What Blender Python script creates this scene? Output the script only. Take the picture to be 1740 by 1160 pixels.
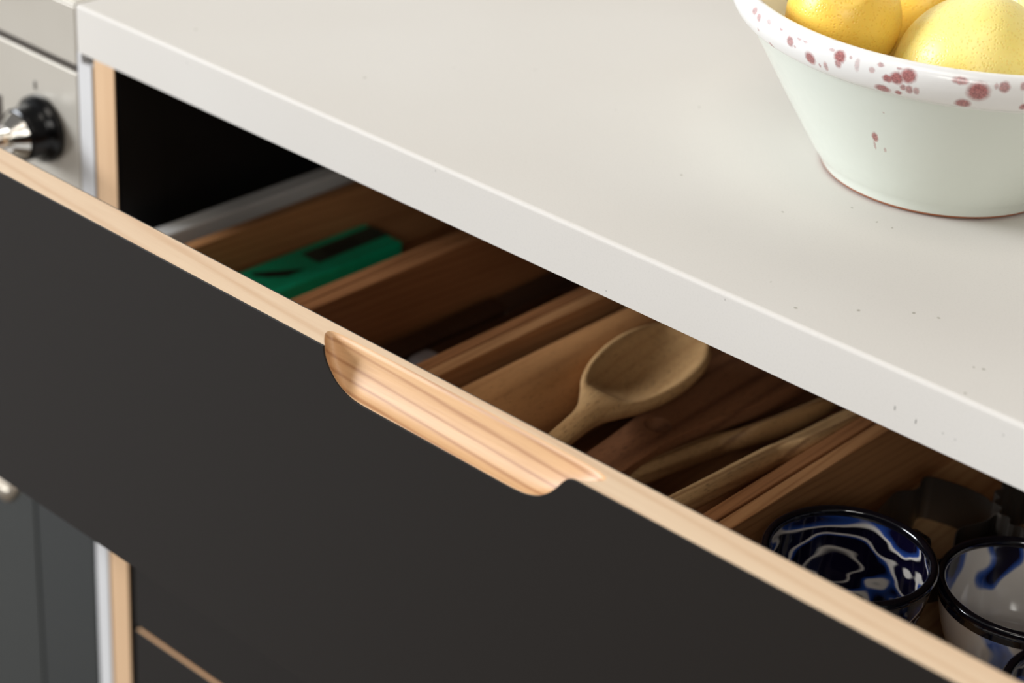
import bpy, bmesh, math, random
from mathutils import Vector, Matrix
random.seed(7)
for o in list(bpy.data.objects): bpy.data.objects.remove(o)
SC = bpy.context.scene
COL = SC.collection
PI = math.pi

# ------------------------------------------------------------------ camera
YAW, PITCH, ROLL = math.radians(40.2416467), math.radians(28.78502769), math.radians(4.225436)
f = Vector((-math.sin(YAW)*math.cos(PITCH), math.cos(YAW)*math.cos(PITCH), -math.sin(PITCH)))
r0 = Vector((math.cos(YAW), math.sin(YAW), 0)); u0 = r0.cross(f)
rv = r0*math.cos(ROLL) + u0*math.sin(ROLL); uv_ = -r0*math.sin(ROLL) + u0*math.cos(ROLL)
cam = bpy.data.cameras.new('camera'); co = bpy.data.objects.new('camera', cam); COL.objects.link(co)
CAMPOS = Vector((0.62804832, -0.73694394, 0.48053365))
co.matrix_world = Matrix(((rv.x, uv_.x, -f.x, CAMPOS.x), (rv.y, uv_.y, -f.y, CAMPOS.y), (rv.z, uv_.z, -f.z, CAMPOS.z), (0, 0, 0, 1)))
cam.sensor_width = 36; cam.lens = 3569.2/1740*36
cam.clip_start = .01
cam.dof.use_dof = True; cam.dof.focus_distance = 1.03; cam.dof.aperture_fstop = 5.6
SC.camera = co

# ------------------------------------------------------------------ light
w = bpy.data.worlds.new('room_light'); SC.world = w; w.use_nodes = True
bg = w.node_tree.nodes['Background']; bg.inputs[0].default_value = (1.0, .98, .96, 1); bg.inputs[1].default_value = .19

def area(name, loc, target, sx, sy, power, col):
    l = bpy.data.lights.new(name, 'AREA'); l.shape = 'RECTANGLE'; l.size = sx; l.size_y = sy; l.energy = power; l.color = col
    o = bpy.data.objects.new(name, l); COL.objects.link(o); o.location = loc
    o.rotation_euler = (Vector(target)-Vector(loc)).to_track_quat('-Z', 'Y').to_euler()
    return o
area('window_light', (-3.75, -2.85, 1.55), (0.05, 0, 0), 2.0, 1.8, 360, (.895, .945, 1))
area('fill_light_right', (1.5, -2.0, 1.0), (0.2, 0, -.1), 1.0, 1.0, 22, (1, .97, .92))  # added soft fill, lifts the right side of the drawer front
area('skylight', (.4, -1.0, 2.3), (.2, -.4, 0), 1.1, 1.1, 15, (1, .93, .84))

SC.view_settings.view_transform = 'Standard'; SC.view_settings.look = 'None'
SC.view_settings.exposure = 0; SC.view_settings.gamma = 1; SC.view_settings.use_curve_mapping = False

# ------------------------------------------------------------------ materials
def S(r, g, b):
    t = lambda c: (c/12.92 if c <= .04045 else ((c+.055)/1.055)**2.4)
    return (t(r/255), t(g/255), t(b/255), 1)

class NT:
    def __init__(self, name):
        self.m = bpy.data.materials.new(name); self.m.use_nodes = True
        self.t = self.m.node_tree; self.n = self.t.nodes; self.b = self.n['Principled BSDF']
    def new(self, typ, **k):
        n = self.n.new(typ)
        for a, v in k.items(): setattr(n, a, v)
        return n
    def l(self, a, b): self.t.links.new(a, b)
    def set(self, **k):
        names = dict(color='Base Color', rough='Roughness', metal='Metallic', spec='Specular IOR Level', coat='Coat Weight', coatr='Coat Roughness', sss='Subsurface Weight')
        for a, v in k.items(): self.b.inputs[names[a]].default_value = v
    def coord(self, scale=(1, 1, 1), out='Object', rot=(0, 0, 0), loc=(0, 0, 0)):
        c = self.new('ShaderNodeTexCoord'); m = self.new('ShaderNodeMapping')
        m.inputs['Scale'].default_value = scale; m.inputs['Rotation'].default_value = rot; m.inputs['Location'].default_value = loc
        self.l(c.outputs[out], m.inputs['Vector']); return m.outputs[0]
    def noise(self, vec, scale, detail=4, rough=.5, dist=0):
        n = self.new('ShaderNodeTexNoise'); self.l(vec, n.inputs['Vector'])
        n.inputs['Scale'].default_value = scale; n.inputs['Detail'].default_value = detail
        n.inputs['Roughness'].default_value = rough; n.inputs['Distortion'].default_value = dist
        return n.outputs['Fac']
    def ramp(self, fac, stops, interp='LINEAR'):
        r = self.new('ShaderNodeValToRGB'); self.l(fac, r.inputs[0]); cr = r.color_ramp; cr.interpolation = interp
        while len(cr.elements) < len(stops): cr.elements.new(.5)
        for e, (p, c) in zip(cr.elements, stops): e.position = p; e.color = c
        return r.outputs[0]
    def mix(self, fac, a, b, mode='MIX'):
        m = self.new('ShaderNodeMix', data_type='RGBA', blend_type=mode)
        for s, v in ((m.inputs[0], fac), (m.inputs[6], a), (m.inputs[7], b)):
            if hasattr(v, 'is_linked'): self.l(v, s)
            else: s.default_value = v
        return m.outputs[2]
    def math(self, op, a, b=0., c=0., clamp=False):
        m = self.new('ShaderNodeMath', operation=op); m.use_clamp = clamp
        for s, v in zip(m.inputs, (a, b, c)):
            if hasattr(v, 'is_linked'): self.l(v, s)
            else: s.default_value = v
        return m.outputs[0]
    def bump(self, h, strength, dist):
        b = self.new('ShaderNodeBump'); b.inputs['Strength'].default_value = strength; b.inputs['Distance'].default_value = dist
        self.l(h, b.inputs['Height']); self.l(b.outputs[0], self.b.inputs['Normal'])
    def vm(self, op, a, b):
        m = self.new('ShaderNodeVectorMath', operation=op)
        for s, v in zip(m.inputs, (a, b)):
            if hasattr(v, 'is_linked'): self.l(v, s)
            else: s.default_value = v
        return m.outputs['Value'] if op == 'LENGTH' else m.outputs[0]
    def spots(self, vec, lst, soft=.45):
        """union of soft ellipses: (cx, cy, rx, ry, strength)"""
        out = None
        for cx, cy, rx, ry, a in lst:
            d = self.vm('SUBTRACT', vec, (cx, cy, 0)); d = self.vm('MULTIPLY', d, (1/rx, 1/ry, 0)); L = self.vm('LENGTH', d, (0, 0, 0))
            mr = self.new('ShaderNodeMapRange'); self.l(L, mr.inputs[0])
            mr.inputs[1].default_value = 1.15; mr.inputs[2].default_value = 1.15-soft; mr.inputs[3].default_value = 0; mr.inputs[4].default_value = a
            out = mr.outputs[0] if out is None else self.math('MAXIMUM', out, mr.outputs[0])
        return out

def plain(name, col, rough=.5, metal=0, **k):
    t = NT(name); t.set(color=col, rough=rough, metal=metal, **k); return t.m

def wood(name, light, dark, axis='x', rough=.5, lines=1., pores=.0, line_scale=60, seed=0, fine=1.0, coat=0, offs=None):
    """grain runs along axis (object space)"""
    t = NT(name)
    st = {'x': (.045, 1, 1), 'y': (1, .045, 1), 'z': (1, 1, .045)}[axis]
    loc = offs or (seed*3.1, seed*1.7, seed*.9)
    v = t.coord(scale=st, loc=loc)
    big = t.noise(v, 34, 3, .5, .6)                     # broad streaks
    fib = t.noise(v, 900, 3, .6, .0)                    # fibres
    wv = t.new('ShaderNodeTexWave', wave_type='BANDS', bands_direction='DIAGONAL', wave_profile='SIN'); t.l(v, wv.inputs[0])
    wv.inputs['Scale'].default_value = line_scale; wv.inputs['Distortion'].default_value = 5; wv.inputs['Detail'].default_value = 3; wv.inputs['Detail Scale'].default_value = .9
    ln = t.math('POWER', wv.outputs['Fac'], 5.)
    fac = t.math('MULTIPLY', big, .55)
    fac = t.math('MULTIPLY_ADD', fib, .28*fine, fac)
    fac = t.math('MULTIPLY_ADD', ln, .30*lines, fac)
    c = t.ramp(fac, [(.22, light), (.85, dark)])
    if pores:
        p = t.noise(t.coord(scale=tuple(x if x == 1 else .12 for x in st), loc=loc), 1500, 1, .5)
        pm = t.math('MULTIPLY', t.math('GREATER_THAN', p, .64), pores)
        c = t.mix(pm, c, tuple(x*.3 for x in dark[:3])+(1,))
    t.l(c, t.b.inputs['Base Color']); t.set(rough=rough, coat=coat)
    t.bump(fib, .12, .0006)
    return t.m

M = {}
M['maple'] = wood('maple_top_edge', S(226, 200, 168), S(190, 146, 106), 'x', .42, .6, line_scale=42, seed=1, fine=.7)
M['maple_scoop'] = wood('maple_scoop', S(223, 180, 132), S(142, 86, 48), 'x', .45, .85, line_scale=70, seed=2, fine=.7)
M['ply'] = wood('ply_edge', S(216, 180, 142), S(192, 150, 110), 'z', .45, .3, seed=3, fine=.6)
M['ply_low'] = wood('ply_low_edge', S(226, 186, 142), S(200, 148, 102), 'x', .45, .3, seed=4, fine=.6)  # plywood edge tone of the two closed lower drawers
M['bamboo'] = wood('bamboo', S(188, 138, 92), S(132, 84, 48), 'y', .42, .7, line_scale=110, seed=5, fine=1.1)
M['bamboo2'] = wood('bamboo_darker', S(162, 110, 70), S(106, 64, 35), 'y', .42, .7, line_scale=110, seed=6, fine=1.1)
M['bamboo_floor'] = wood('bamboo_floor', S(206, 166, 118), S(160, 116, 74), 'y', .45, .8, line_scale=70, seed=7)
M['pin_wood'] = wood('rolling_pin_wood', S(190, 138, 88), S(134, 84, 46), 'y', .45, .5, .35, line_scale=40, seed=8)
M['spoon_wood'] = wood('beech_spoon', S(212, 172, 120), S(156, 108, 62), 'x', .5, .35, .5, line_scale=60, seed=9)
M['old_spoon'] = wood('worn_spoon', S(190, 152, 104), S(124, 88, 52), 'x', .6, 1.3, .5, line_scale=55, seed=10)
M['walnut'] = wood('walnut', S(166, 114, 78), S(100, 62, 42), 'x', .45, .9, .5, line_scale=42, seed=11)
M['dark_wood'] = wood('dark_handle_wood', S(70, 46, 30), S(36, 22, 14), 'y', .4, .4, .2, seed=12)
M['laminate'] = plain('charcoal_laminate', S(29, 25, 22), .5, spec=.28)
M['laminate_edge'] = plain('laminate_core_edge', S(30, 28, 27), .4)
M['black_lam'] = plain('black_carcass_laminate', S(16, 15, 14), .55, spec=.25)
M['rail'] = plain('grey_coated_steel', S(196, 194, 190), .42, .0, spec=.5)
M['white_lam'] = plain('pale_filler_laminate', S(205, 203, 202), .4)
M['steel_cap'] = plain('grey_steel', S(176, 176, 180), .4, .4)
M['black_plastic'] = plain('black_handle', S(26, 21, 18), .35)
M['dark_metal'] = plain('dark_tin', S(112, 104, 96), .3, .85)
M['chrome'] = plain('chrome', S(232, 228, 220), .1, 1)
M['knob_black'] = plain('knob_black', S(8, 8, 9), .2, spec=.35)
M['handle_cream'] = plain('polished_steel_handle', S(238, 232, 220), .25, .7)
M['groove'] = plain('dark_groove', S(94, 88, 82), .4, .8)
M['glass_dark'] = plain('oven_glass', S(22, 26, 24), .13, spec=.45)
M['glass_dark2'] = plain('oven_glass_window', S(30, 33, 30), .16, spec=.45)
M['wall'] = plain('white_wall', S(226, 222, 214), .7)
M['terracotta'] = plain('bare_terracotta', S(150, 92, 62), .8)

def steel():
    t = NT('brushed_stainless')
    v = t.coord(scale=(.02, 1, 1)); n = t.noise(v, 1800, 2)
    big = t.noise(t.coord(), 9, 2)
    c = t.ramp(big, [(.3, S(188, 180, 167)), (.7, S(197, 190, 178))])
    t.l(c, t.b.inputs['Base Color']); t.set(metal=.35, rough=.34)
    t.bump(n, .05, .0003); return t.m
M['steel'] = steel()

TOPF = [(-.0158, .1724), (.0358, .0906), (.119, .1274), (.1372, .1231), (.1463, .1233), (.1648, .0131), (.2156, .0569), (.262, .0046), (-.1659, .0547), (-.283, .0292), (.0983, .095), (.2274, -.0129), (.252, .0282), (.256, .030), (.205, .052), (.186, .034)]
FRONTF = [(.2319, .0113, 1), (.2433, .0094, 1), (.2574, .0097, .6), (.2638, .0093, .5), (.2857, .0218, .6), (.063, .0034, .6), (.1338, .0269, .6), (-.0566, .0267, .6), (-.2563, .0248, .6)]
def quartz():
    t = NT('pale_quartz')
    v = t.coord()
    big = t.noise(v, 5, 2); grain = t.noise(v, 950, 2, .6)
    c = t.ramp(big, [(.3, S(206, 200, 192)), (.7, S(211, 206, 199))])
    c = t.mix(t.math('MULTIPLY', t.math('SUBTRACT', grain, .5, 0, True), .55), c, S(170, 165, 155))
    # sparse mineral flecks
    vo = t.new('ShaderNodeTexVoronoi', feature='F1'); t.l(t.coord(scale=(1, .55, 1), rot=(0, 0, .4)), vo.inputs['Vector']); vo.inputs['Scale'].default_value = 46; vo.inputs['Randomness'].default_value = 1
    near = t.math('LESS_THAN', vo.outputs['Distance'], .022)
    sel = t.new('ShaderNodeSeparateColor'); t.l(vo.outputs['Color'], sel.inputs[0])
    fl = t.math('MULTIPLY', near, t.math('GREATER_THAN', sel.outputs[0], .55))
    c = t.mix(t.math('MULTIPLY', fl, .42), c, S(120, 112, 98))
    tc = t.new('ShaderNodeTexCoord')
    rnd = random.Random(3)
    top = t.spots(tc.outputs['Object'], [(x, y, rnd.uniform(.0005, .0010), rnd.uniform(.0006, .0011), .65) for x, y in TOPF], .5)
    sx = t.new('ShaderNodeSeparateXYZ'); t.l(tc.outputs['Object'], sx.inputs[0])
    istop = t.math('GREATER_THAN', sx.outputs[2], .0295)
    c = t.mix(t.math('MULTIPLY', top, istop), c, S(122, 116, 96))
    xz = t.new('ShaderNodeCombineXYZ'); t.l(sx.outputs[0], xz.inputs[0]); t.l(sx.outputs[2], xz.inputs[1])
    # front flecks are slanted slivers
    mp = t.new('ShaderNodeMapping'); t.l(xz.outputs[0], mp.inputs[0])
    fr = t.spots(xz.outputs[0], [(x, z, .00045, .0014 if a == 1 else .0006, .7*a) for x, z, a in FRONTF], .5)
    isf = t.math('LESS_THAN', sx.outputs[1], .001)
    c = t.mix(t.math('MULTIPLY', fr, isf), c, S(96, 90, 84))
    t.l(c, t.b.inputs['Base Color']); t.set(rough=.58, spec=.25); t.bump(grain, .05, .0004)
    return t.m
M['quartz'] = quartz()

def floor_mat():
    t = NT('floor_boards'); n = t.noise(t.coord(scale=(.08, 1, 1)), 14, 4)
    t.l(t.ramp(n, [(.3, S(92, 79, 66)), (.7, S(78, 66, 54))]), t.b.inputs['Base Color']); t.set(rough=.5); return t.m
M['floor'] = floor_mat()

def lemon_mat(name, ca, cb, cp, seed):
    t = NT(name)
    v = t.coord(loc=(seed, seed*.3, 0))
    big = t.noise(v, 26, 2)
    vo = t.new('ShaderNodeTexVoronoi', feature='SMOOTH_F1'); t.l(v, vo.inputs['Vector']); vo.inputs['Scale'].default_value = 560; vo.inputs['Smoothness'].default_value = .3
    pore = t.math('LESS_THAN', vo.outputs['Distance'], .34)
    c = t.ramp(big, [(.35, ca), (.65, cb)])
    c = t.mix(t.math('MULTIPLY', pore, .2), c, cp)
    t.l(c, t.b.inputs['Base Color']); t.set(rough=.36, sss=.2, spec=.45)
    t.b.inputs['Subsurface Radius'].default_value = (.010, .005, .001); t.b.inputs['Subsurface Scale'].default_value = .4
    h = t.math('MINIMUM', vo.outputs['Distance'], .45)
    lump = t.math('MULTIPLY_ADD', t.noise(v, 60, 2), .9, h)
    t.bump(lump, .4, .001); return t.m

SPOTS = [(-2.0575, 0.11421, 0.00194, 0.00187, 0.5), (-2.0126, 0.11268, 0.00156, 0.00187, 0.5), (-2.0244, 0.10561, 0.0007, 0.00094, 0.5), (-2.1118, 0.09683, 0.00062, 0.0017, 0.4), (-1.9996, 0.09664, 0.00093, 0.00153, 0.6), (-1.9524, 0.09817, 0.0014, 0.00273, 0.8), (-2.0622, 0.09415, 0.00054, 0.00068, 0.4), (-1.7906, 0.11001, 0.00194, 0.00239, 0.6), (-1.7623, 0.10829, 0.00062, 0.00068, 0.4), (-1.7422, 0.11383, 0.0014, 0.00119, 0.4), (-1.7091, 0.11402, 0.0014, 0.00119, 0.4), (-1.682, 0.10523, 0.00264, 0.00324, 0.8), (-1.6359, 0.10294, 0.00054, 0.00119, 0.5), (-1.604, 0.10389, 0.00109, 0.00273, 0.5), (-1.5367, 0.11249, 0.00257, 0.00273, 0.8), (-1.5414, 0.10867, 0.00156, 0.00213, 0.6), (-1.4895, 0.11363, 0.0007, 0.00077, 0.4), (-1.4576, 0.11096, 0.00109, 0.00298, 0.3), (-1.3938, 0.11058, 0.00124, 0.00145, 0.4), (-1.3619, 0.11421, 0.0014, 0.00085, 0.5), (-1.3265, 0.1081, 0.00218, 0.00187, 1), (-1.2911, 0.10943, 0.00272, 0.00298, 1), (-1.2474, 0.11192, 0.00311, 0.00324, 1), (-1.3501, 0.10007, 0.00327, 0.00273, 1), (-1.284, 0.09988, 0.00148, 0.00153, 0.9), (-1.2639, 0.10485, 0.00124, 0.0017, 0.6), (-1.2391, 0.10428, 0.00156, 0.00239, 0.6), (-1.2108, 0.10428, 0.00124, 0.00213, 0.5), (-1.2864, 0.1144, 0.00117, 0.0006, 0.5), (-1.0502, 0.11402, 0.00311, 0.0017, 0.6), (-0.977, 0.10943, 0.00428, 0.00426, 1), (-1.0254, 0.10046, 0.00311, 0.00307, 1), (-0.9132, 0.11344, 0.00078, 0.00136, 0.4), (-0.8825, 0.11325, 0.00218, 0.00239, 0.6), (-0.8116, 0.11421, 0.00117, 0.0017, 0.5), (-0.7892, 0.10218, 0.00156, 0.00213, 0.7), (-1.852, 0.11402, 0.00109, 0.00085, 0.5), (-1.5769, 0.1144, 0.0014, 0.00077, 0.4), (-1.937, 0.11383, 0.00156, 0.00119, 0.35), (-1.4375, 0.05519, 0.00184, 0.00308, 0.7), (-1.447, 0.0487, 0.00073, 0.0033, 0.4), (-1.3867, 0.04679, 0.00092, 0.00154, 0.35), (-1.3714, 0.07658, 0.00055, 0.00055, 0.3)]
RU = .115
def bowl_mat():
    t = NT('splatter_glaze')
    uv = t.new('ShaderNodeTexCoord').outputs['UV']
    wob = t.new('ShaderNodeTexNoise'); t.l(uv, wob.inputs['Vector']); wob.inputs['Scale'].default_value = 700; wob.inputs['Detail'].default_value = 2
    off = t.vm('MULTIPLY', t.vm('SUBTRACT', wob.outputs['Color'], (.5, .5, .5)), (.0012, .0012, 0))
    vec = t.vm('ADD', uv, off)
    m = t.spots(vec, [(th*RU, s, rx*1.25, ry*1.25, min(1, a*1.35)) for th, s, rx, ry, a in SPOTS], .5)
    sx = t.new('ShaderNodeSeparateXYZ'); t.l(uv, sx.inputs[0])
    # rim glaze whiter, wall faint mint, inside cream
    rim = t.new('ShaderNodeMapRange'); t.l(sx.outputs[1], rim.inputs[0]); rim.inputs[1].default_value = .0915; rim.inputs[2].default_value = .0935
    c = t.mix(rim.outputs[0], S(217, 222, 212), S(236, 234, 231))
    ins = t.new('ShaderNodeMapRange'); t.l(sx.outputs[1], ins.inputs[0]); ins.inputs[1].default_value = .119; ins.inputs[2].default_value = .124
    c = t.mix(ins.outputs[0], c, S(238, 230, 200))
    pig = t.noise(uv, 900, 3, .65)
    pc = t.ramp(pig, [(.38, S(122, 40, 42)), (.62, S(186, 100, 96))])
    c = t.mix(t.math('MULTIPLY', m, .88), c, pc)
    # brown runs inside and further round the rim
    vo = t.new('ShaderNodeTexVoronoi'); t.l(t.vm('MULTIPLY', vec, (110, 62, 0)), vo.inputs['Vector']); vo.inputs['Scale'].default_value = 1
    sel = t.new('ShaderNodeSeparateColor'); t.l(vo.outputs['Color'], sel.inputs[0])
    sp = t.math('MULTIPLY', t.math('LESS_THAN', vo.outputs['Distance'], .34), t.math('GREATER_THAN', sel.outputs[0], .4))
    c = t.mix(t.math('MULTIPLY', t.math('MULTIPLY', sp, ins.outputs[0]), .85), c, S(120, 56, 36))
    t.l(c, t.b.inputs['Base Color']); t.set(rough=.18, coat=.12, coatr=.08, spec=.5)
    b2 = t.noise(uv, 120, 1); t.bump(b2, .10, .001); return t.m
M['bowl'] = bowl_mat()

def enamel(name, kind, rot, seed):
    t = NT(name)
    v = t.coord(rot=rot, loc=(seed, seed*.37, seed*.11))
    n = t.new('ShaderNodeTexNoise'); t.l(v, n.inputs['Vector']); n.inputs['Scale'].default_value = 13; n.inputs['Detail'].default_value = 2; n.inputs['Roughness'].default_value = .5
    amp = .02 if kind == 'stripes' else .06
    warp = t.vm('ADD', v, t.vm('MULTIPLY', t.vm('SUBTRACT', n.outputs['Color'], (.5, .5, .5)), (amp, amp, amp)))
    navy = S(15, 11, 36); black = S(10, 8, 24); blue = S(44, 78, 154); white = S(226, 218, 208)
    if kind == 'stripes':
        m = t.new('ShaderNodeMapping'); t.l(warp, m.inputs[0]); m.inputs['Scale'].default_value = (.14, .8, 1)
        f_ = t.noise(m.outputs[0], 34, 2.2, .45)
        c = t.ramp(f_, [(.28, navy), (.385, navy), (.394, white), (.402, navy), (.462, black), (.482, blue), (.489, white), (.503, white), (.512, navy), (.585, black), (.596, white), (.606, white), (.616, blue), (.66, navy)])
    else:
        f_ = t.noise(warp, 24 if kind == 'clouds' else 34, 1.5, .45)
        k = .04 if kind == 'clouds' else 0
        c = t.ramp(f_, [(.30, white), (.47+k, white), (.495+k, S(90, 112, 170)), (.515+k, blue), (.54+k, navy), (.60+k, black), (.612+k, white), (.622+k, black), (.72, navy)])
    t.l(c, t.b.inputs['Base Color']); t.set(rough=.1, coat=.5, coatr=.04)
    t.bump(t.noise(v, 90, 1), .06, .001); return t.m
M['enamel_stripes'] = enamel('marbled_enamel_stripes', 'stripes', (0, 0, -.7), 1.3)
M['enamel_clouds'] = enamel('marbled_enamel_clouds', 'clouds', (0, 0, -.6), 4.1)
M['enamel_mix'] = enamel('marbled_enamel_mix', 'mix', (0, .4, .9), 2.2)
M['enamel_rim'] = plain('navy_enamel_rim', S(10, 9, 16), .12, coat=.5)

def green():
    t = NT('green_card'); n = t.noise(t.coord(), 60, 3)
    t.l(t.ramp(n, [(.3, S(0, 158, 112)), (.7, S(0, 172, 124))]), t.b.inputs['Base Color']); t.set(rough=.5); return t.m
M['green'] = green()
M['label_dark'] = plain('dark_label_print', S(34, 52, 44), .5)
M['ink'] = plain('black_print', S(14, 26, 22), .5)

# ------------------------------------------------------------------ builders
def link(name, me, mat, parent=None, loc=None, smooth=False, bevel=0, seg=2):
    o = bpy.data.objects.new(name, me); COL.objects.link(o)
    if mat is not None:
        for mm in (mat if isinstance(mat, (list, tuple)) else [mat]): me.materials.append(mm)
    if parent is not None: o.parent = parent
    if loc is not None: o.location = loc
    if smooth:
        for p in me.polygons: p.use_smooth = True
    if bevel:
        b = o.modifiers.new('bevel', 'BEVEL'); b.width = bevel; b.segments = seg; b.limit_method = 'ANGLE'; b.angle_limit = math.radians(40)
        for p in me.polygons: p.use_smooth = True
        o.modifiers.new('wn', 'WEIGHTED_NORMAL').keep_sharp = False
    return o

def box_bm(bm, x0, x1, y0, y1, z0, z1):
    v = [bm.verts.new(p) for p in ((x0, y0, z0), (x1, y0, z0), (x1, y1, z0), (x0, y1, z0), (x0, y0, z1), (x1, y0, z1), (x1, y1, z1), (x0, y1, z1))]
    return [bm.faces.new([v[i] for i in q]) for q in ((3, 2, 1, 0), (4, 5, 6, 7), (0, 1, 5, 4), (1, 2, 6, 5), (2, 3, 7, 6), (3, 0, 4, 7))]

def done(bm, name, recalc=True):
    if recalc: bmesh.ops.recalc_face_normals(bm, faces=bm.faces)
    me = bpy.data.meshes.new(name); bm.to_mesh(me); bm.free(); return me

def box(name, x0, x1, y0, y1, z0, z1, mat, parent=None, bevel=.0005, seg=2, smooth=False):
    """box in world coordinates; the mesh is stored relative to the parent"""
    p = Vector((0, 0, 0))
    q = parent
    while q is not None: p = p + q.location; q = q.parent
    bm = bmesh.new(); box_bm(bm, x0-p.x, x1-p.x, y0-p.y, y1-p.y, z0-p.z, z1-p.z)
    return link(name, done(bm, name), mat, parent, bevel=bevel, seg=seg)

def thing(name, label, cat, loc=(0, 0, 0), group=None, rot=(0, 0, 0)):
    o = bpy.data.objects.new(name, None); COL.objects.link(o); o.empty_display_size = .02
    o.location = loc; o.rotation_euler = rot; o['label'] = label; o['category'] = cat
    if group: o['group'] = group
    return o
def tag(o, label, cat, group=None):
    o['label'] = label; o['category'] = cat
    if group: o['group'] = group
    return o
def struct(o): o['kind'] = 'structure'; return o

def lathe(name, prof, mat, parent=None, n=96, loc=None, axis='z', uv=False, closed=False, smooth=True):
    bm = bmesh.new(); rings = []
    for r, h in prof:
        if r < 1e-5: rings.append([bm.verts.new((0, 0, h))])
        else: rings.append([bm.verts.new((r*math.cos(-PI*1.5+2*PI*k/n), r*math.sin(-PI*1.5+2*PI*k/n), h)) for k in range(n)])
    L = bm.loops.layers.uv.new('UVMap') if uv else None
    arc = [0]
    for a, b in zip(prof, prof[1:]): arc.append(arc[-1]+math.hypot(b[0]-a[0], b[1]-a[1]))
    for i in range(len(prof)-1):
        A, B = rings[i], rings[i+1]
        for k in range(n):
            k2 = (k+1) % n
            if len(A) == 1 and len(B) == 1: continue
            if len(B) == 1: vs = [A[k], A[k2], B[0]]; us = [(k, i), (k+1, i), (k, i+1)]
            elif len(A) == 1: vs = [A[0], B[k2], B[k]]; us = [(k, i), (k+1, i+1), (k, i+1)]
            else: vs = [A[k], A[k2], B[k2], B[k]]; us = [(k, i), (k+1, i), (k+1, i+1), (k, i+1)]
            fc = bm.faces.new(vs)
            if uv:
                for lp, (kk, ii) in zip(fc.loops, us): lp[L].uv = ((-PI*1.5+2*PI*kk/n)*RU, arc[ii])
    if axis == 'y-':
        bmesh.ops.rotate(bm, verts=bm.verts, cent=(0, 0, 0), matrix=Matrix.Rotation(PI/2, 3, 'X'))   # +z -> -y
    if axis == 'y':
        bmesh.ops.rotate(bm, verts=bm.verts, cent=(0, 0, 0), matrix=Matrix.Rotation(-PI/2, 3, 'X'))
    if axis == 'x':
        bmesh.ops.rotate(bm, verts=bm.verts, cent=(0, 0, 0), matrix=Matrix.Rotation(PI/2, 3, 'Y'))
    return link(name, done(bm, name, False), mat, parent, loc, smooth)

def smooth_prof(p, n=6):
    out = []
    for i in range(len(p)-1):
        a, b, c, d = p[max(i-1, 0)], p[i], p[i+1], p[min(i+2, len(p)-1)]
        for k in range(n):
            t = k/n
            out.append(tuple(.5*((2*b[j]) + (c[j]-a[j])*t + (2*a[j]-5*b[j]+4*c[j]-d[j])*t*t + (3*b[j]-a[j]-3*c[j]+d[j])*t**3) for j in range(len(b))))
    out.append(tuple(p[-1])); return out

def loft(name, stations, mat, parent=None, loc=None, n=36, M3=None):
    """stations: (s, x-offset, half-width, rise above, drop below, dish depth, rim fraction)"""
    st = smooth_prof(stations, 8)
    bm = bmesh.new(); rings = []
    for s, xo, w, zt, zb, dish, zo in st:
        R = []
        for k in range(n):
            a = 2*PI*k/n; u = math.cos(a); sn = math.sin(a)
            if sn >= 0:
                z = zt*(abs(sn)**.8)
                uu = min(1, abs(u)/.86)
                d = max(0, dish)*(1-uu*uu)**.75 if uu < 1 else 0
                z -= d
            else: z = -zb*abs(sn)
            R.append(bm.verts.new((s, xo+w*u, zo+z)))
        rings.append(R)
    for A, B in zip(rings, rings[1:]):
        for k in range(n): bm.faces.new((A[k], A[(k+1) % n], B[(k+1) % n], B[k]))
    bm.faces.new(rings[0][::-1]); bm.faces.new(rings[-1])
    o = link(name, done(bm, name), mat, parent, loc, True)
    return o

def plate(name, outline, holes, thick, mat, parent=None, loc=None, bevel=.0015):
    bm = bmesh.new(); ed = []
    for lp in [outline]+holes:
        vs = [bm.verts.new((x, y, 0)) for x, y in lp]
        for a, b in zip(vs, vs[1:]+vs[:1]): ed.append(bm.edges.new((a, b)))
    bmesh.ops.triangle_fill(bm, use_beauty=True, edges=ed, normal=(0, 0, 1))
    g = bmesh.ops.extrude_face_region(bm, geom=list(bm.faces))
    vs = [e for e in g['geom'] if isinstance(e, bmesh.types.BMVert)]
    bmesh.ops.translate(bm, verts=vs, vec=(0, 0, thick))
    return link(name, done(bm, name), mat, parent, loc, bevel=bevel, seg=3)

def curve_pts(pts, n=6, closed=False):
    if closed:
        q = [pts[-1]]+list(pts)+[pts[0], pts[1]]; out = []
        for i in range(1, len(q)-2):
            a, b, c, d = q[i-1], q[i], q[i+1], q[i+2]
            for k in range(n):
                t = k/n
                out.append(tuple(.5*((2*b[j]) + (c[j]-a[j])*t + (2*a[j]-5*b[j]+4*c[j]-d[j])*t*t + (3*b[j]-a[j]-3*c[j]+d[j])*t**3) for j in range(len(b))))
        return out
    return smooth_prof(pts, n)

# ------------------------------------------------------------------ setting
FZ = -.90
bm = bmesh.new(); box_bm(bm, -3.2, 3.4, -3.4, .75, FZ-.05, FZ)
struct(link('floor', done(bm, 'floor'), M['floor']))
bm = bmesh.new(); box_bm(bm, -3.2, 3.4, .65, .75, FZ, 1.7)
struct(link('wall_back', done(bm, 'wall_back'), M['wall']))

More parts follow.
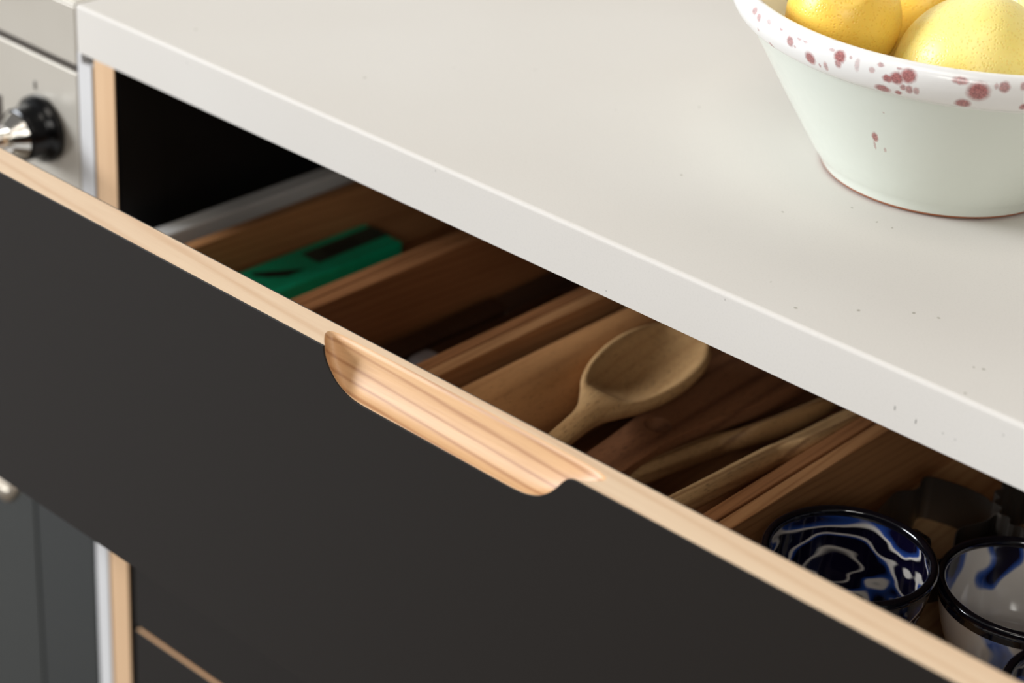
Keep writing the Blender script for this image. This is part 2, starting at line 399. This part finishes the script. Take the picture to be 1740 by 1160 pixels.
# ------------------------------------------------------------------ worktop
XL = -.3600
bm = bmesh.new(); box_bm(bm, XL, .98, 0, .645, 0, .0305)
bm.edges.ensure_lookup_table()
te = [e for e in bm.edges if all(abs(v.co.y) < 1e-6 and v.co.z > .03 for v in e.verts)]
bmesh.ops.bevel(bm, geom=te, offset=.0023, offset_type='OFFSET', segments=5, profile=.5, affect='EDGES')
te = [e for e in bm.edges if all(abs(v.co.x-XL) < 1e-6 for v in e.verts)]
bmesh.ops.bevel(bm, geom=te, offset=.0008, offset_type='OFFSET', segments=2, profile=.5, affect='EDGES')
wt = link('worktop', done(bm, 'worktop'), M['quartz'])
for p in wt.data.polygons: p.use_smooth = False
tag(wt, 'pale quartz kitchen worktop with tiny dark flecks, bowl of lemons standing on it', 'worktop')

# ------------------------------------------------------------------ base cabinet with drawers
PX0, PX1 = -.3445, -.3242                 # left side panel
PY = .0006                                # front plane of the carcass
CR = .4350
cab = thing('base_cabinet', 'black plywood-edged kitchen base cabinet under the pale worktop, top drawer pulled open', 'cabinet', (0, .3, FZ))
def side_panel(x0, x1, inner):
    e = box('side_panel', x0, x1, PY, .62, FZ+.08, -.0004, M['black_lam'], cab, bevel=0)
    box('plywood_edge', x0+.0004, x1-.0004, PY-.0006, PY+.0008, FZ+.08, -.0004, M['ply'], e, bevel=.0003)
    return e
lp = side_panel(PX0, PX1, 1); side_panel(CR, CR+.0200, -1)
box('mounting_strip', PX1-.0002, PX1+.0012, PY+.002, .036, -.40, -.004, M['black_lam'], lp, bevel=0)
box('back_panel', PX1, CR, .60, .612, FZ+.08, -.001, M['black_lam'], cab, bevel=0)
box('bottom_panel', PX1, CR, PY+.022, .60, FZ+.08, FZ+.098, M['black_lam'], cab, bevel=0)
box('plinth', PX0, CR+.02, PY+.05, PY+.066, FZ, FZ+.08, M['black_lam'], cab, bevel=0)
# pale filler strip left of the side panel, notched at the top
fl = bmesh.new()
q = cab.location
box_bm(fl, -.3606-q.x, -.3474-q.x, PY-q.y, .60-q.y, FZ-q.z, -.0066-q.z)
box_bm(fl, -.3606-q.x, -.3570-q.x, PY-q.y, .60-q.y, -.0066-q.z, -.0003-q.z)
fs = link('filler_strip', done(fl, 'filler_strip'), M['white_lam'], cab)
box('filler_edge', -.3474, -.3469, PY+.001, .59, FZ, -.0068, M['ply'], fs, bevel=0)

# the open drawer -------------------------------------------------
DX0, DX1 = -.3192, .4310
DYF, DYB = -.1330, -.1136                 # outer and inner face of the front
DZ0, DZ1 = -.2095, -.0053
LAM = .0010
YC = DYF+LAM                              # wooden core starts behind the laminate
# outline of the grip cut-out in the front plane (x, z) and where it meets the top edge (x, y)
FR = [(.00059, DZ1), (.00079, -.00825), (.00207, -.01218), (.00502, -.0168), (.00993, -.02153), (.01633, -.02477), (.02321, -.02625), (.03206, -.02654), (.05468, -.02654), (.08418, -.02654), (.10877, -.02654), (.12253, -.02644), (.13089, -.02556), (.13827, -.0229), (.14417, -.01838), (.1481, -.01385), (.15086, -.00992), (.15322, -.00727), (.15548, -.00589), (.15794, DZ1)]
TP = [(.00059, YC), (-.00216, -.12985), (-.00531, -.1268), (-.00777, -.12385), (-.00826, -.12119), (-.00531, -.11942), (.00256, -.11874), (.01534, -.11854), (.04976, -.11844), (.08418, -.11844), (.11368, -.11844), (.13138, -.11844), (.14613, -.11854), (.15695, -.11893), (.16384, -.12021), (.16659, -.12218), (.1658, -.12483), (.16334, -.12778), (.16039, -.13024), (.15794, YC)]
FRs = smooth_prof(FR, 5); TPs = smooth_prof(TP, 5)
NS = len(FRs); NTT = 14
def drawer_front():
    p = cab.location
    bm = bmesh.new()
    V = lambda x, y, z: bm.verts.new((x-p.x, y-p.y, z-p.z))
    grid = []
    for i, ((x, z), (tx, ty)) in enumerate(zip(FRs, TPs)):
        row = []
        for k in range(NTT+1):
            t = k/NTT
            # control point: low and far back makes the milled hollow
            cx = .4*x+.6*tx; cy = YC+.60*(ty-YC); cz = z+.02*(DZ1-z)
            a, b, c = (1-t)**2, 2*t*(1-t), t*t
            row.append((a*x+b*cx+c*tx, a*YC+b*cy+c*ty, a*z+b*cz+c*DZ1))
        grid.append(row)
    first = V(*grid[0][0]); last = V(*grid[-1][0])
    vg = []
    for i, row in enumerate(grid):
        if i == 0: vg.append([first]*(NTT+1))
        elif i == NS-1: vg.append([last]*(NTT+1))
        else: vg.append([V(*q) for q in row])
    for i in range(NS-1):
        for k in range(NTT):
            qs = []
            for v in (vg[i][k], vg[i+1][k], vg[i+1][k+1], vg[i][k+1]):
                if v not in qs: qs.append(v)
            if len(qs) >= 3:
                fc = bm.faces.new(qs); fc.material_index = 1; fc.smooth = True
    # block around it
    a = V(DX0, YC, DZ0); b = V(DX1, YC, DZ0); c = V(DX1, YC, DZ1); d = V(DX0, YC, DZ1)
    a2 = V(DX0, DYB, DZ0); b2 = V(DX1, DYB, DZ0); c2 = V(DX1, DYB, DZ1); d2 = V(DX0, DYB, DZ1)
    front_loop = [vg[i][0] for i in range(NS)]; top_loop = [vg[i][NTT] for i in range(NS)]
    low = [V(x, YC, DZ0) for x, z in FRs]
    for i in range(NS-1): bm.faces.new((low[i], low[i+1], front_loop[i+1], front_loop[i]))
    bm.faces.new((a, low[0], front_loop[0], d)); bm.faces.new((low[-1], b, c, front_loop[-1]))
    i0 = min(range(NS), key=lambda i: TPs[i][0]); i1 = max(range(NS), key=lambda i: TPs[i][0])
    back = {i: V(TPs[i][0], DYB, DZ1) for i in range(i0, i1+1)}
    for i in range(i0, i1): bm.faces.new((top_loop[i], top_loop[i+1], back[i+1], back[i]))
    for i in range(i0): bm.faces.new((d, top_loop[i], top_loop[i+1]))
    bm.faces.new((d, top_loop[i0], back[i0], d2))
    for i in range(i1, NS-1): bm.faces.new((c, top_loop[i], top_loop[i+1]))
    bm.faces.new((c, c2, back[i1], top_loop[i1]))
    bm.faces.new([a2, b2, c2, d2][::-1]); bm.faces.new([a, a2, b2, b]); bm.faces.new([d, d2, a2, a]); bm.faces.new([b, b2, c2, c])
    bmesh.ops.triangulate(bm, faces=[f_ for f_ in bm.faces if len(f_.verts) > 4])
    me = done(bm, 'drawer')
    o = link('drawer', me, [M['maple'], M['maple_scoop']], cab)
    return o
dr = drawer_front()
def lam_front(name, ya, yb, cut, parent, mat):
    p = cab.location
    out = [(DX0, DZ0), (DX1, DZ0), (DX1, DZ1)] + ([(x, z) for x, z in FRs[::-1]] if cut else []) + [(DX0, DZ1)]
    bm = bmesh.new(); vs = [bm.verts.new((x-p.x, ya-p.y, z-p.z)) for x, z in out]
    fc = bm.faces.new(vs)
    g = bmesh.ops.extrude_face_region(bm, geom=[fc])
    bmesh.ops.translate(bm, verts=[e for e in g['geom'] if isinstance(e, bmesh.types.BMVert)], vec=(0, yb-ya, 0))
    return link(name, done(bm, name), mat, parent, bevel=.0002, seg=2)
lam_front('front_laminate', YC, DYF, True, dr, M['laminate'])
lam_front('back_laminate', DYB, DYB+.0007, False, dr, M['laminate_edge'])
# steel drawer sides, base and back
BX0, BX1 = -.3062, .4180
RT = -.10396
def rail(x0, x1):
    o = box('drawer_side', x0, x1, DYB+.0008, .352, -.190, RT, M['rail'], dr, bevel=.0012)
    return o
rail(BX0, BX0+.0135); rail(BX1-.0135, BX1)
box('drawer_base', BX0+.0136, BX1-.0136, DYB+.0008, .34, -.1880, -.17435, M['rail'], dr, bevel=0)
box('drawer_back', BX0+.0136, BX1-.0136, .3405, .352, -.1880, RT, M['rail'], dr, bevel=0)

# two closed drawers below
def closed(z0, z1):
    o = box('drawer', DX0+.0005, DX1-.0005, PY+LAM, PY+.019, z0, z1, M['ply_low'], cab, bevel=.0003)
    box('front_laminate', DX0+.0005, DX1-.0005, PY-.0002, PY+LAM, z0, z1, M['laminate'], o, bevel=.0003)
    box('drawer_body', DX0+.014, DX1-.014, PY+.0192, .50, z0+.03, z1-.06, M['black_lam'], o, bevel=0)
closed(-.4105, -.2135); closed(-.6160, -.4149)

# ------------------------------------------------------------------ utensil trays
TZ0, TFL, TZ1 = -.17376, -.16319, -.10739
TY0, TY1 = -.1110, .3200
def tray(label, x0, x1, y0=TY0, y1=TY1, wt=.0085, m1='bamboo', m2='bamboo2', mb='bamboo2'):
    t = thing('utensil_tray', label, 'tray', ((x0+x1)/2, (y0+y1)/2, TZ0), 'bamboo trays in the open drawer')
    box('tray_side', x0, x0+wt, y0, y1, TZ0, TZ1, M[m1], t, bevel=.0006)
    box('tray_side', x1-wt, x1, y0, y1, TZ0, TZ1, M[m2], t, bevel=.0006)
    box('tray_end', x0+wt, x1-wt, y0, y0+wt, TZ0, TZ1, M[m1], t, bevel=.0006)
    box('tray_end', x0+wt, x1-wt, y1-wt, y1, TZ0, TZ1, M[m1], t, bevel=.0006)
    box('tray_base', x0+wt, x1-wt, y0+wt, y1-wt, TZ0, TFL, M[mb], t, bevel=0)  # darker base colour in three trays stands in for shade among the contents
    return t
tray('narrow bamboo tray against the left steel drawer side, holding the green box', -.28247, -.17693)
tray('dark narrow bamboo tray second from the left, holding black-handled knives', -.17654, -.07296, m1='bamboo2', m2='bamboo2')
tray('wide bamboo tray in the middle of the drawer, filled with wooden spoons', -.07257, .13243)
tray('bamboo tray at the right of the drawer, holding marbled enamel cups', .134, .39989, mb='bamboo_floor')

# ------------------------------------------------------------------ green box
gz0, gz1 = TFL+.0002, -.13431
gb = thing('green_box', 'flat bright green card box with dark label in the left tray', 'box', (-.25261, .08, gz0))
box('box_body', -.27121, -.2345, -.00373, .16319, gz0, gz1, M['green'], gb, bevel=.0012)
box('dark_label', -.26436, -.24771, .10005, .16417, gz1-.006, gz1+.0004, M['label_dark'], gb, bevel=.0002)
def flat(name, pts, z, mat, parent, th=.0003):
    bm = bmesh.new(); p = parent.location
    vs = [bm.verts.new((x-p.x, y-p.y, z-p.z)) for x, y in pts]; fc = bm.faces.new(vs)
    g = bmesh.ops.extrude_face_region(bm, geom=[fc]); bmesh.ops.translate(bm, verts=[e for e in g['geom'] if isinstance(e, bmesh.types.BMVert)], vec=(0, 0, th))
    return link(name, done(bm, name), mat, parent)
flat('printed_arrow', [(-.26534, .05746), (-.24722, .08781), (-.24674, .07312), (-.2482, .07068), (-.25408, .06138), (-.25995, .05697)], gz1, M['ink'], gb)
flat('printed_arrow', [(-.25016, .04718), (-.24722, .05354), (-.24429, .04718)], gz1, M['ink'], gb)
for k in range(3):
    box('label_print', -.25995+.0035*k, -.25799+.0035*k, .11179, .14116, gz1, gz1+.0006, M['ink'], gb, bevel=0)

# ------------------------------------------------------------------ knives in the second tray
def knife(label, x, y0, z, L, tip_mat, hw=.009):
    k = thing('kitchen_knife', label, 'knife', (x, y0, z), 'knives in the second tray')
    loft('handle', [(0, 0, hw*.8, .006, .006, 0, 0), (.012, 0, hw, .007, .007, 0, 0), (.06, 0, hw*.9, .0065, .0065, 0, 0), (.115, 0, hw, .007, .007, 0, 0), (.12, 0, hw*.9, .006, .006, 0, 0)], M['dark_wood'], k).rotation_euler = (0, 0, PI/2)
    loft('end_cap', [(-.016, 0, hw*.6, .003, .004, 0, 0), (-.012, 0, hw*1.0, .0062, .007, 0, 0), (-.002, 0, hw*1.02, .0074, .0074, 0, 0), (.0, 0, hw*1.0, .007, .007, 0, 0)], tip_mat, k).rotation_euler = (0, 0, PI/2)
    loft('blade', [(.12, 0, hw*1.1, .0011, .0011, 0, 0), (.16, 0, hw*1.25, .0011, .0011, 0, 0), (L*.8, .001, hw*1.1, .0009, .0009, 0, 0), (L, .004, hw*.2, .0005, .0005, 0, 0)], M['dark_metal'], k).rotation_euler = (0, 0, PI/2)
    return k
k1 = knife('dark-handled knife with a grey steel end cap beside the third tray', -.1325, .0900, -.1548, .20, M['steel_cap'], .0115)
k2 = knife('black-handled knife lying further left in the second tray', -.1560, .0500, -.1548, .24, M['black_plastic'], .009)

# ------------------------------------------------------------------ rolling pin, spoons, spatula in the wide tray
rp = lathe('rolling_pin', [(.0001, -.005), (.020, -.005), (.0255, -.003), (.0275, .001), (.0278, .05), (.0280, .15), (.0278, .27), (.0272, .300), (.020, .306), (.0001, .306)], M['pin_wood'], None, 72, (-.0354, -.05953, TFL+.0281), 'y')
tag(rp, 'plain wooden rolling pin lying left of the big wooden spoon', 'rolling pin')

def place(o, head, tail, roll=0):
    """local +x from head to tail, local z up, then rolled about x"""
    h, t = Vector(head), Vector(tail); x = (t-h).normalized(); y = Vector((0, 0, 1)).cross(x).normalized(); z = x.cross(y)
    m = Matrix((x, y, z)).transposed() @ Matrix.Rotation(roll, 3, 'X')
    o.rotation_euler = m.to_euler(); o.location = h

# big spoon: handle end rests on the tray front, bowl uppermost
sp = loft('wooden_spoon', [(-.131, 0, .0052, .0052, .0052, 0, 0), (-.127, 0, .0062, .0058, .0058, 0, 0), (-.06, 0, .0060, .0056, .0056, 0, 0), (-.002, 0, .0066, .006, .0062, 0, 0), (.016, 0, .0088, .0062, .0075, 0, .0005), (.030, .000, .0150, .006, .0100, .001, .0010), (.042, .000, .0210, .0052, .0125, .0066, .0015), (.060, 0, .0262, .0048, .0150, .0118, .0015), (.082, 0, .0285, .0046, .0158, .0138, .0010), (.104, 0, .0272, .0046, .0145, .0122, .0005), (.122, 0, .0215, .0046, .0110, .0078, 0), (.134, 0, .0125, .0040, .0068, .002, 0), (.1385, 0, .004, .002, .003, 0, 0)], M['spoon_wood'])
place(sp, (.02572, .03347, -.10543), (-.00003, .16564, -.10543), math.radians(4))
tag(sp, 'big pale wooden spoon with its bowl facing up, topmost in the tray', 'spoon', 'wooden spoons in the wide tray')

# walnut spatula with hanging hole
def spatula_mesh(r=.0078, hx=.020, th=.0095):
    prof = smooth_prof([(-.170, .0060), (-.167, .0098), (-.160, .0115), (-.10, .0122), (-.03, .0126), (.0, .0132), (.025, .0152), (.055, .0215), (.085, .0285), (.12, .0330), (.165, .0350), (.175, .0330)], 4)
    def wid(x):
        for (a, wa), (b, wb) in zip(prof, prof[1:]):
            if a <= x <= b: return wa+(wb-wa)*(x-a)/(b-a+1e-9)
        return prof[-1][1]
    hole = [hx-r*math.cos(PI*k/14) for k in range(15)]
    xs = sorted([x for x, _ in prof if not hx-r-.0004 < x < hx+r+.0004] + hole)
    bm = bmesh.new(); cols = []
    for x in xs:
        w_ = wid(x); q = r*r-(x-hx)**2
        if q > -1e-10 and abs(x-hx) <= r+1e-9:
            hh = math.sqrt(max(q, 0))
            if hh < 1e-4: m = bm.verts.new((x, 0, 0)); cols.append((bm.verts.new((x, -w_, 0)), m, m, bm.verts.new((x, w_, 0))))
            else: cols.append((bm.verts.new((x, -w_, 0)), bm.verts.new((x, -hh, 0)), bm.verts.new((x, hh, 0)), bm.verts.new((x, w_, 0))))
        else: cols.append((bm.verts.new((x, -w_, 0)), None, None, bm.verts.new((x, w_, 0))))
    def face(vs):
        u = []
        for v in vs:
            if v is not None and v not in u: u.append(v)
        if len(u) >= 3: bm.faces.new(u)
    for A, B in zip(cols, cols[1:]):
        if A[1] is not None and B[1] is not None:
            face((A[0], B[0], B[1], A[1])); face((A[2], B[2], B[3], A[3]))
        else: face((A[0], B[0], B[1], B[3], A[3], A[1]))
    g = bmesh.ops.extrude_face_region(bm, geom=list(bm.faces))
    bmesh.ops.translate(bm, verts=[e for e in g['geom'] if isinstance(e, bmesh.types.BMVert)], vec=(0, 0, th))
    return done(bm, 'wooden_spatula')
ws = link('wooden_spatula', spatula_mesh(), M['walnut'], bevel=.0016, seg=3)
place(ws, (.03786, .07508, -.13431), (.02150, .23906, -.13676), math.radians(2))
tag(ws, 'dark walnut wooden spatula with a round hole in its neck', 'spatula')

def edge_spoon(name, label, head, tail, roll, mat, w=.0235, t=.0085):
    o = loft(name, [(-.15, 0, .0052, .0052, .0052, 0, 0), (-.145, 0, .0066, .0066, .0066, 0, 0), (-.05, 0, .0066, .0064, .0064, 0, 0), (.0, 0, .0068, .0064, .0064, 0, 0), (.012, 0, .0085, .006, .0068, 0, 0), (.030, 0, .0165, .0055, t, .003, .000), (.055, 0, w, .0045, t*1.25, .0075, 0), (.080, 0, w*.96, .0042, t*1.2, .0075, 0), (.105, 0, w*.66, .0040, t*.9, .004, 0), (.118, 0, w*.3, .003, t*.5, 0, 0), (.121, 0, .002, .001, .002, 0, 0)], mat)
    place(o, head, tail, roll); tag(o, label, 'spoon', 'wooden spoons in the wide tray'); return o
edge_spoon('wooden_spoon', 'worn wooden spoon turned on its edge between spatula and right-hand spoon', (0.0588, 0.1079, -0.1363), (0.0754, 0.2097, -0.1348), math.radians(-40), M['old_spoon'], .0165)
edge_spoon('wooden_spoon', 'pale weathered wooden spoon on its edge against the right tray wall', (.10619, .09711, -.11718), (.10962, .1999, -.12012), math.radians(-36), M['old_spoon'], .0165)
dh = loft('wooden_ladle', [(-.13, 0, .0055, .0055, .0055, 0, 0), (-.125, 0, .0075, .0075, .0075, 0, 0), (0, 0, .0080, .0080, .0080, 0, 0), (.05, 0, .0085, .0080, .0080, 0, 0), (.07, 0, .018, .006, .010, .003, 0), (.10, 0, .026, .005, .011, .008, 0), (.135, 0, .020, .005, .009, .006, 0), (.155, 0, .004, .002, .003, 0, 0)], M['dark_wood'])
place(dh, (.01662, .06774, -.1528), (.01123, .18032, -.1508), 0)
tag(dh, 'dark wooden ladle at the tray bottom, half hidden under the big spoon', 'ladle')

# ------------------------------------------------------------------ marbled enamel cups
def cup(label, x, y, zr, zb, r, mat, hdir, rz=0):
    H = zr-zb
    c = thing('enamel_cup', label, 'cup', (x, y, zb), 'marbled enamel cups')
    rb = r*.66
    prof = [(.0001, 0), (rb*.9, 0), (rb, .0012), (rb*1.10, .006), (r*.86, H*.45), (r*.945, H*.78), (r*.965, H-.002), (r*.94, H-.0018), (r*.915, H*.78), (r*.83, H*.45), (rb*1.02, .008), (rb*.9, .0035), (.0001, .003)]
    b = lathe('cup_body', smooth_prof(prof, 4), mat, c, 96)
    b.rotation_euler = (0, 0, rz)
    rr = .0026
    lathe('cup_rim', [(r-rr+rr*math.cos(a), H-.0012+rr*1.15*math.sin(a)) for a in [2*PI*k/14 for k in range(15)]] + [], M['enamel_rim'], c, 96)
    lathe('cup_rim_band', [(r*.962, H-.0075), (r*.970, H-.0010)], M['enamel_rim'], c, 96)
    # strap handle
    d = Vector((math.cos(hdir), math.sin(hdir), 0)); s = Vector((-d.y, d.x, 0)); bm = bmesh.new(); rows = []
    path = curve_pts([(r*.95, H*.84), (r+.010, H*.86), (r+.0135, H*.62), (r+.011, H*.38), (r*.86, H*.30)], 6)
    for a, z in path:
        rows.append([bm.verts.new(d*a + s*e + Vector((0, 0, z))) for e in (-.0045, .0045)])
    for A, B in zip(rows, rows[1:]): bm.faces.new((A[0], A[1], B[1], B[0]))
    h = link('cup_handle', done(bm, 'cup_handle'), M['enamel_rim'], c, smooth=True)
    so = h.modifiers.new('s', 'SOLIDIFY'); so.thickness = .0025; so.offset = 0
    return c
cup('blue and black striped marbled enamel cup nearest the wooden spoons', .19724, .04463, -.10739, TFL+.0002, .0447, M['enamel_stripes'], math.radians(80))
cup('marbled enamel cup with a large plain grey-white patch inside, behind the small dish', .26783, .09926, -.1162, TFL+.0002, .0447, M['enamel_clouds'], math.radians(20))
cup('marbled enamel cup nearest the drawer front at the right edge', .34262, .0325, -.10739, TFL+.0002, .0447, M['enamel_mix'], math.radians(60))
ed = lathe('enamel_dish', smooth_prof([(.0001, 0), (.016, 0), (.0195, .001), (.0265, .0075), (.0280, .0092), (.0268, .0088), (.0190, .0032), (.0001, .0028)], 4), M['enamel_mix'], None, 80, (.27654, .04229, TFL+.0002))
tag(ed, 'small shallow marbled enamel dish low between the cups', 'dish', None)

# ------------------------------------------------------------------ cookie cutters
def ribbon(name, pts, z0, z1, th, mat, label):
    x0 = sum(p[0] for p in pts)/len(pts); y0 = sum(p[1] for p in pts)/len(pts)
    bm = bmesh.new(); n = len(pts)
    a = [bm.verts.new((x-x0, y-y0, 0)) for x, y in pts]; b = [bm.verts.new((x-x0, y-y0, z1-z0)) for x, y in pts]
    for i in range(n): bm.faces.new((a[i], a[(i+1) % n], b[(i+1) % n], b[i]))
    o = link(name, done(bm, name), mat, None, (x0, y0, z0), smooth=False)
    s = o.modifiers.new('s', 'SOLIDIFY'); s.thickness = th; s.offset = 0
    return tag(o, label, 'cookie cutter', 'cookie cutters in the right tray')
def rounded(pts, r, k=4):
    out = []; n = len(pts)
    for i in range(n):
        a, b, c = Vector(pts[i-1]), Vector(pts[i]), Vector(pts[(i+1) % n])
        rr = min(r, (a-b).length*.4, (c-b).length*.4)
        p, q = b+(a-b).normalized()*rr, b+(c-b).normalized()*rr
        for j in range(k+1):
            t = j/k; out.append(tuple((1-t)**2*p+2*t*(1-t)*b+t*t*q))
    return out
cz1 = -.13529
ribbon('cookie_cutter', rounded([(0.1603, 0.1803), (0.1796, 0.1862), (0.1963, 0.1867), (0.2080, 0.1803), (0.2100, 0.1656), (0.2021, 0.1470), (0.2149, 0.1206), (0.2070, 0.1059), (0.1894, 0.1020), (0.1718, 0.1118), (0.1630, 0.1294), (0.1591, 0.1539), (0.1669, 0.1637)], .006), TFL+.0002, cz1, .0006, M['dark_metal'], 'dark tin cookie cutter of bent strip behind the striped cup')
fp = []
for k in range(120):
    a = 2*PI*k/120; r = .034+.0018*math.cos(a*20); fp.append((.23542+r*math.cos(a), .19697+r*math.sin(a)))
ribbon('cookie_cutter', fp, TFL+.0002, -.12893, .0006, M['dark_metal'], 'round fluted dark tin cookie cutter at the back of the right tray')

# ------------------------------------------------------------------ bowl of lemons
WZ = .0305
BC = (.1218, .2050)
PROF = [(.0632, .0020), (.0655, .0065), (.0690, .0110), (.0790, .0265), (.0910, .0455), (.1030, .0652), (.1112, .0786), (.1125, .0805), (.117, .083), (.1205, .0875), (.1225, .0925), (.1225, .0975), (.120, .1005), (.117, .101), (.1135, .0985), (.1115, .094), (.106, .085), (.094, .065), (.082, .045), (.070, .025), (.062, .0135), (.055, .010), (.030, .009), (.0001, .009)]
def dens(p):
    out = []
    for i, (a, b) in enumerate(zip(p, p[1:])):
        n = 4 if 6 <= i <= 15 else 2
        a0, d0 = p[max(i-1, 0)], p[min(i+2, len(p)-1)]
        corner = i in (5, 6, 7)
        for k in range(n):
            t = k/n
            if 7 <= i <= 14:
                A = a if i == 7 else a0
                out.append(tuple(.5*((2*a[j]) + (b[j]-A[j])*t + (2*A[j]-5*a[j]+4*b[j]-d0[j])*t*t + (3*a[j]-A[j]-3*b[j]+d0[j])*t**3) for j in (0, 1)))
            else: out.append((a[0]+(b[0]-a[0])*t, a[1]+(b[1]-a[1])*t))
    out.append(p[-1]); return out
bowl = thing('ceramic_bowl', 'white glazed terracotta bowl with red-brown splatter on its rim, standing on the worktop', 'bowl', (BC[0], BC[1], WZ+.0002))
lathe('bowl_body', dens(PROF), M['bowl'], bowl, 200, uv=True)
lathe('bowl_foot', [(.0001, 0), (.0600, 0), (.0622, .0005), (.0631, .0014), (.0632, .0021), (.0001, .0086)], M['terracotta'], bowl, 120)

def lemon(label, c, L, r, ax, mat):
    """long axis = local z; small nipple at +z, stem scar at -z, the scar end points along ax"""
    prof = []
    n = 44
    for i in range(n+1):
        a = PI*i/n
        z = -math.cos(a); rr = math.sin(a)**.92
        z2 = z*L
        if z > .86: z2 += (z-.86)/.14*L*.10
        if z < -.93: z2 += (abs(z)-.93)/.07*L*.07
        prof.append((max(rr*r, .00001 if 0 < i < n else 0), z2))
    rot = (-Vector(ax)).to_track_quat('Z', 'Y').to_euler()
    t = thing('lemon', label, 'lemon', c, 'lemons in the bowl', rot)
    lathe('lemon_peel', prof, mat, t, 72)
    lathe('stem_scar', [(.0001, -L*.930), (.0018, -L*.938), (.0030, -L*.930), (.0034, -L*.91), (.0001, -L*.90)], M['scar'], t, 16)
    return t
M['scar'] = plain('stem_scar', S(214, 156, 58), .8)
M['lemon_deep'] = lemon_mat('deep_yellow_peel', S(248, 210, 96), S(245, 199, 80), S(232, 170, 50), 1)
M['lemon_pale'] = lemon_mat('pale_yellow_peel', S(247, 230, 146), S(244, 221, 124), S(230, 184, 70), 2)
lemon('deep yellow lemon at the left of the bowl, stem scar towards the viewer', (.0878, .1426, WZ+.0900), .0345, .0295, (.33, -.56, .75), M['lemon_deep'])
lemon('large pale yellow lemon at the front of the bowl, behind the splattered rim', (.1502, .1698, WZ+.0700), .0430, .0405, (-.38, .12, -.90), M['lemon_pale'])
lemon('lemon at the back of the bowl, left of the large pale lemon', (.0850, .2220, WZ+.0780), .0340, .0295, (.5, -.2, .6), M['lemon_deep'])
lemon('lemon at the back of the bowl behind the large pale lemon', (.1500, .2500, WZ+.0850), .0360, .0300, (.9, .2, .1), M['lemon_pale'])

# ------------------------------------------------------------------ range cooker left of the worktop
SX1 = -.3612; SX0 = -.96
SY = .0
rc = thing('range_cooker', 'stainless steel range cooker left of the worktop, with a dark glass oven door', 'cooker', ((SX0+SX1)/2, .3, FZ))
box('cooker_body', SX0, SX1-.0006, SY+.022, .62, FZ+.06, .0285, M['black_lam'], rc, bevel=0)
box('hob_top', SX0, SX1, SY+.0006, .62, .0287, .0305, M['steel'], rc, bevel=.0006)
box('top_band', SX0, SX1, SY, SY+.0215, -.0098, .0284, M['steel'], rc, bevel=.0007)
box('shadow_groove', SX0, SX1-.0005, SY+.0015, SY+.0215, -.0152, -.0099, M['groove'], rc, bevel=0)
cp = box('control_panel', SX0, SX1, SY, SY+.0215, -.1300, -.0153, M['steel'], rc, bevel=.0006)
box('display_window', -.560, -.4415, SY-.0006, SY+.004, -.0830, -.0550, M['groove'], cp, bevel=.0004)
box('panel_mark', -.4057, -.4036, SY-.0003, SY+.002, -.0390, -.0335, M['groove'], cp, bevel=0)
dpn = box('oven_door', SX0, SX1-.001, SY+.0005, SY+.0215, FZ+.10, -.1330, M['glass_dark'], rc, bevel=.001)
box('door_window', SX0+.07, -.4290, SY-.0004, SY+.004, FZ+.18, -.300, M['glass_dark2'], dpn, bevel=.0004)
hb = lathe('door_handle', [(.0001, 0), (.0062, 0), (.0075, .0012), (.0075, .55), (.0001, .552)], M['handle_cream'], dpn, 40, axis='x')
q = rc.location
hb.location = (-.940-q.x, SY-.045-q.y, -.3155-q.z)
for hx in (-.90, -.46):
    b = lathe('handle_post', [(.0055, 0), (.0055, .043), (.0001, .043)], M['handle_cream'], hb, 20, axis='y-'); b.location = (hx+.940, .044, 0)
kn = lathe('control_knob', [(.0001, 0), (.0215, 0), (.0222, .0015), (.0218, .0055), (.0185, .0085), (.0172, .0100), (.0170, .0190), (.0165, .0202), (.0001, .0202)], M['knob_black'], rc, 64, axis='y-')
kn.location = (-.3975-q.x, SY-q.y, -.0628-q.z)
lathe('knob_cap', [(.0150, .0200), (.0152, .0212), (.0092, .0300), (.0001, .0302)], M['chrome'], kn, 48, axis='y-', smooth=False)
lathe('knob_grip', [(.0058, .0295), (.0058, .0560), (.0050, .0570), (.0001, .0570)], M['chrome'], kn, 32, axis='y-')
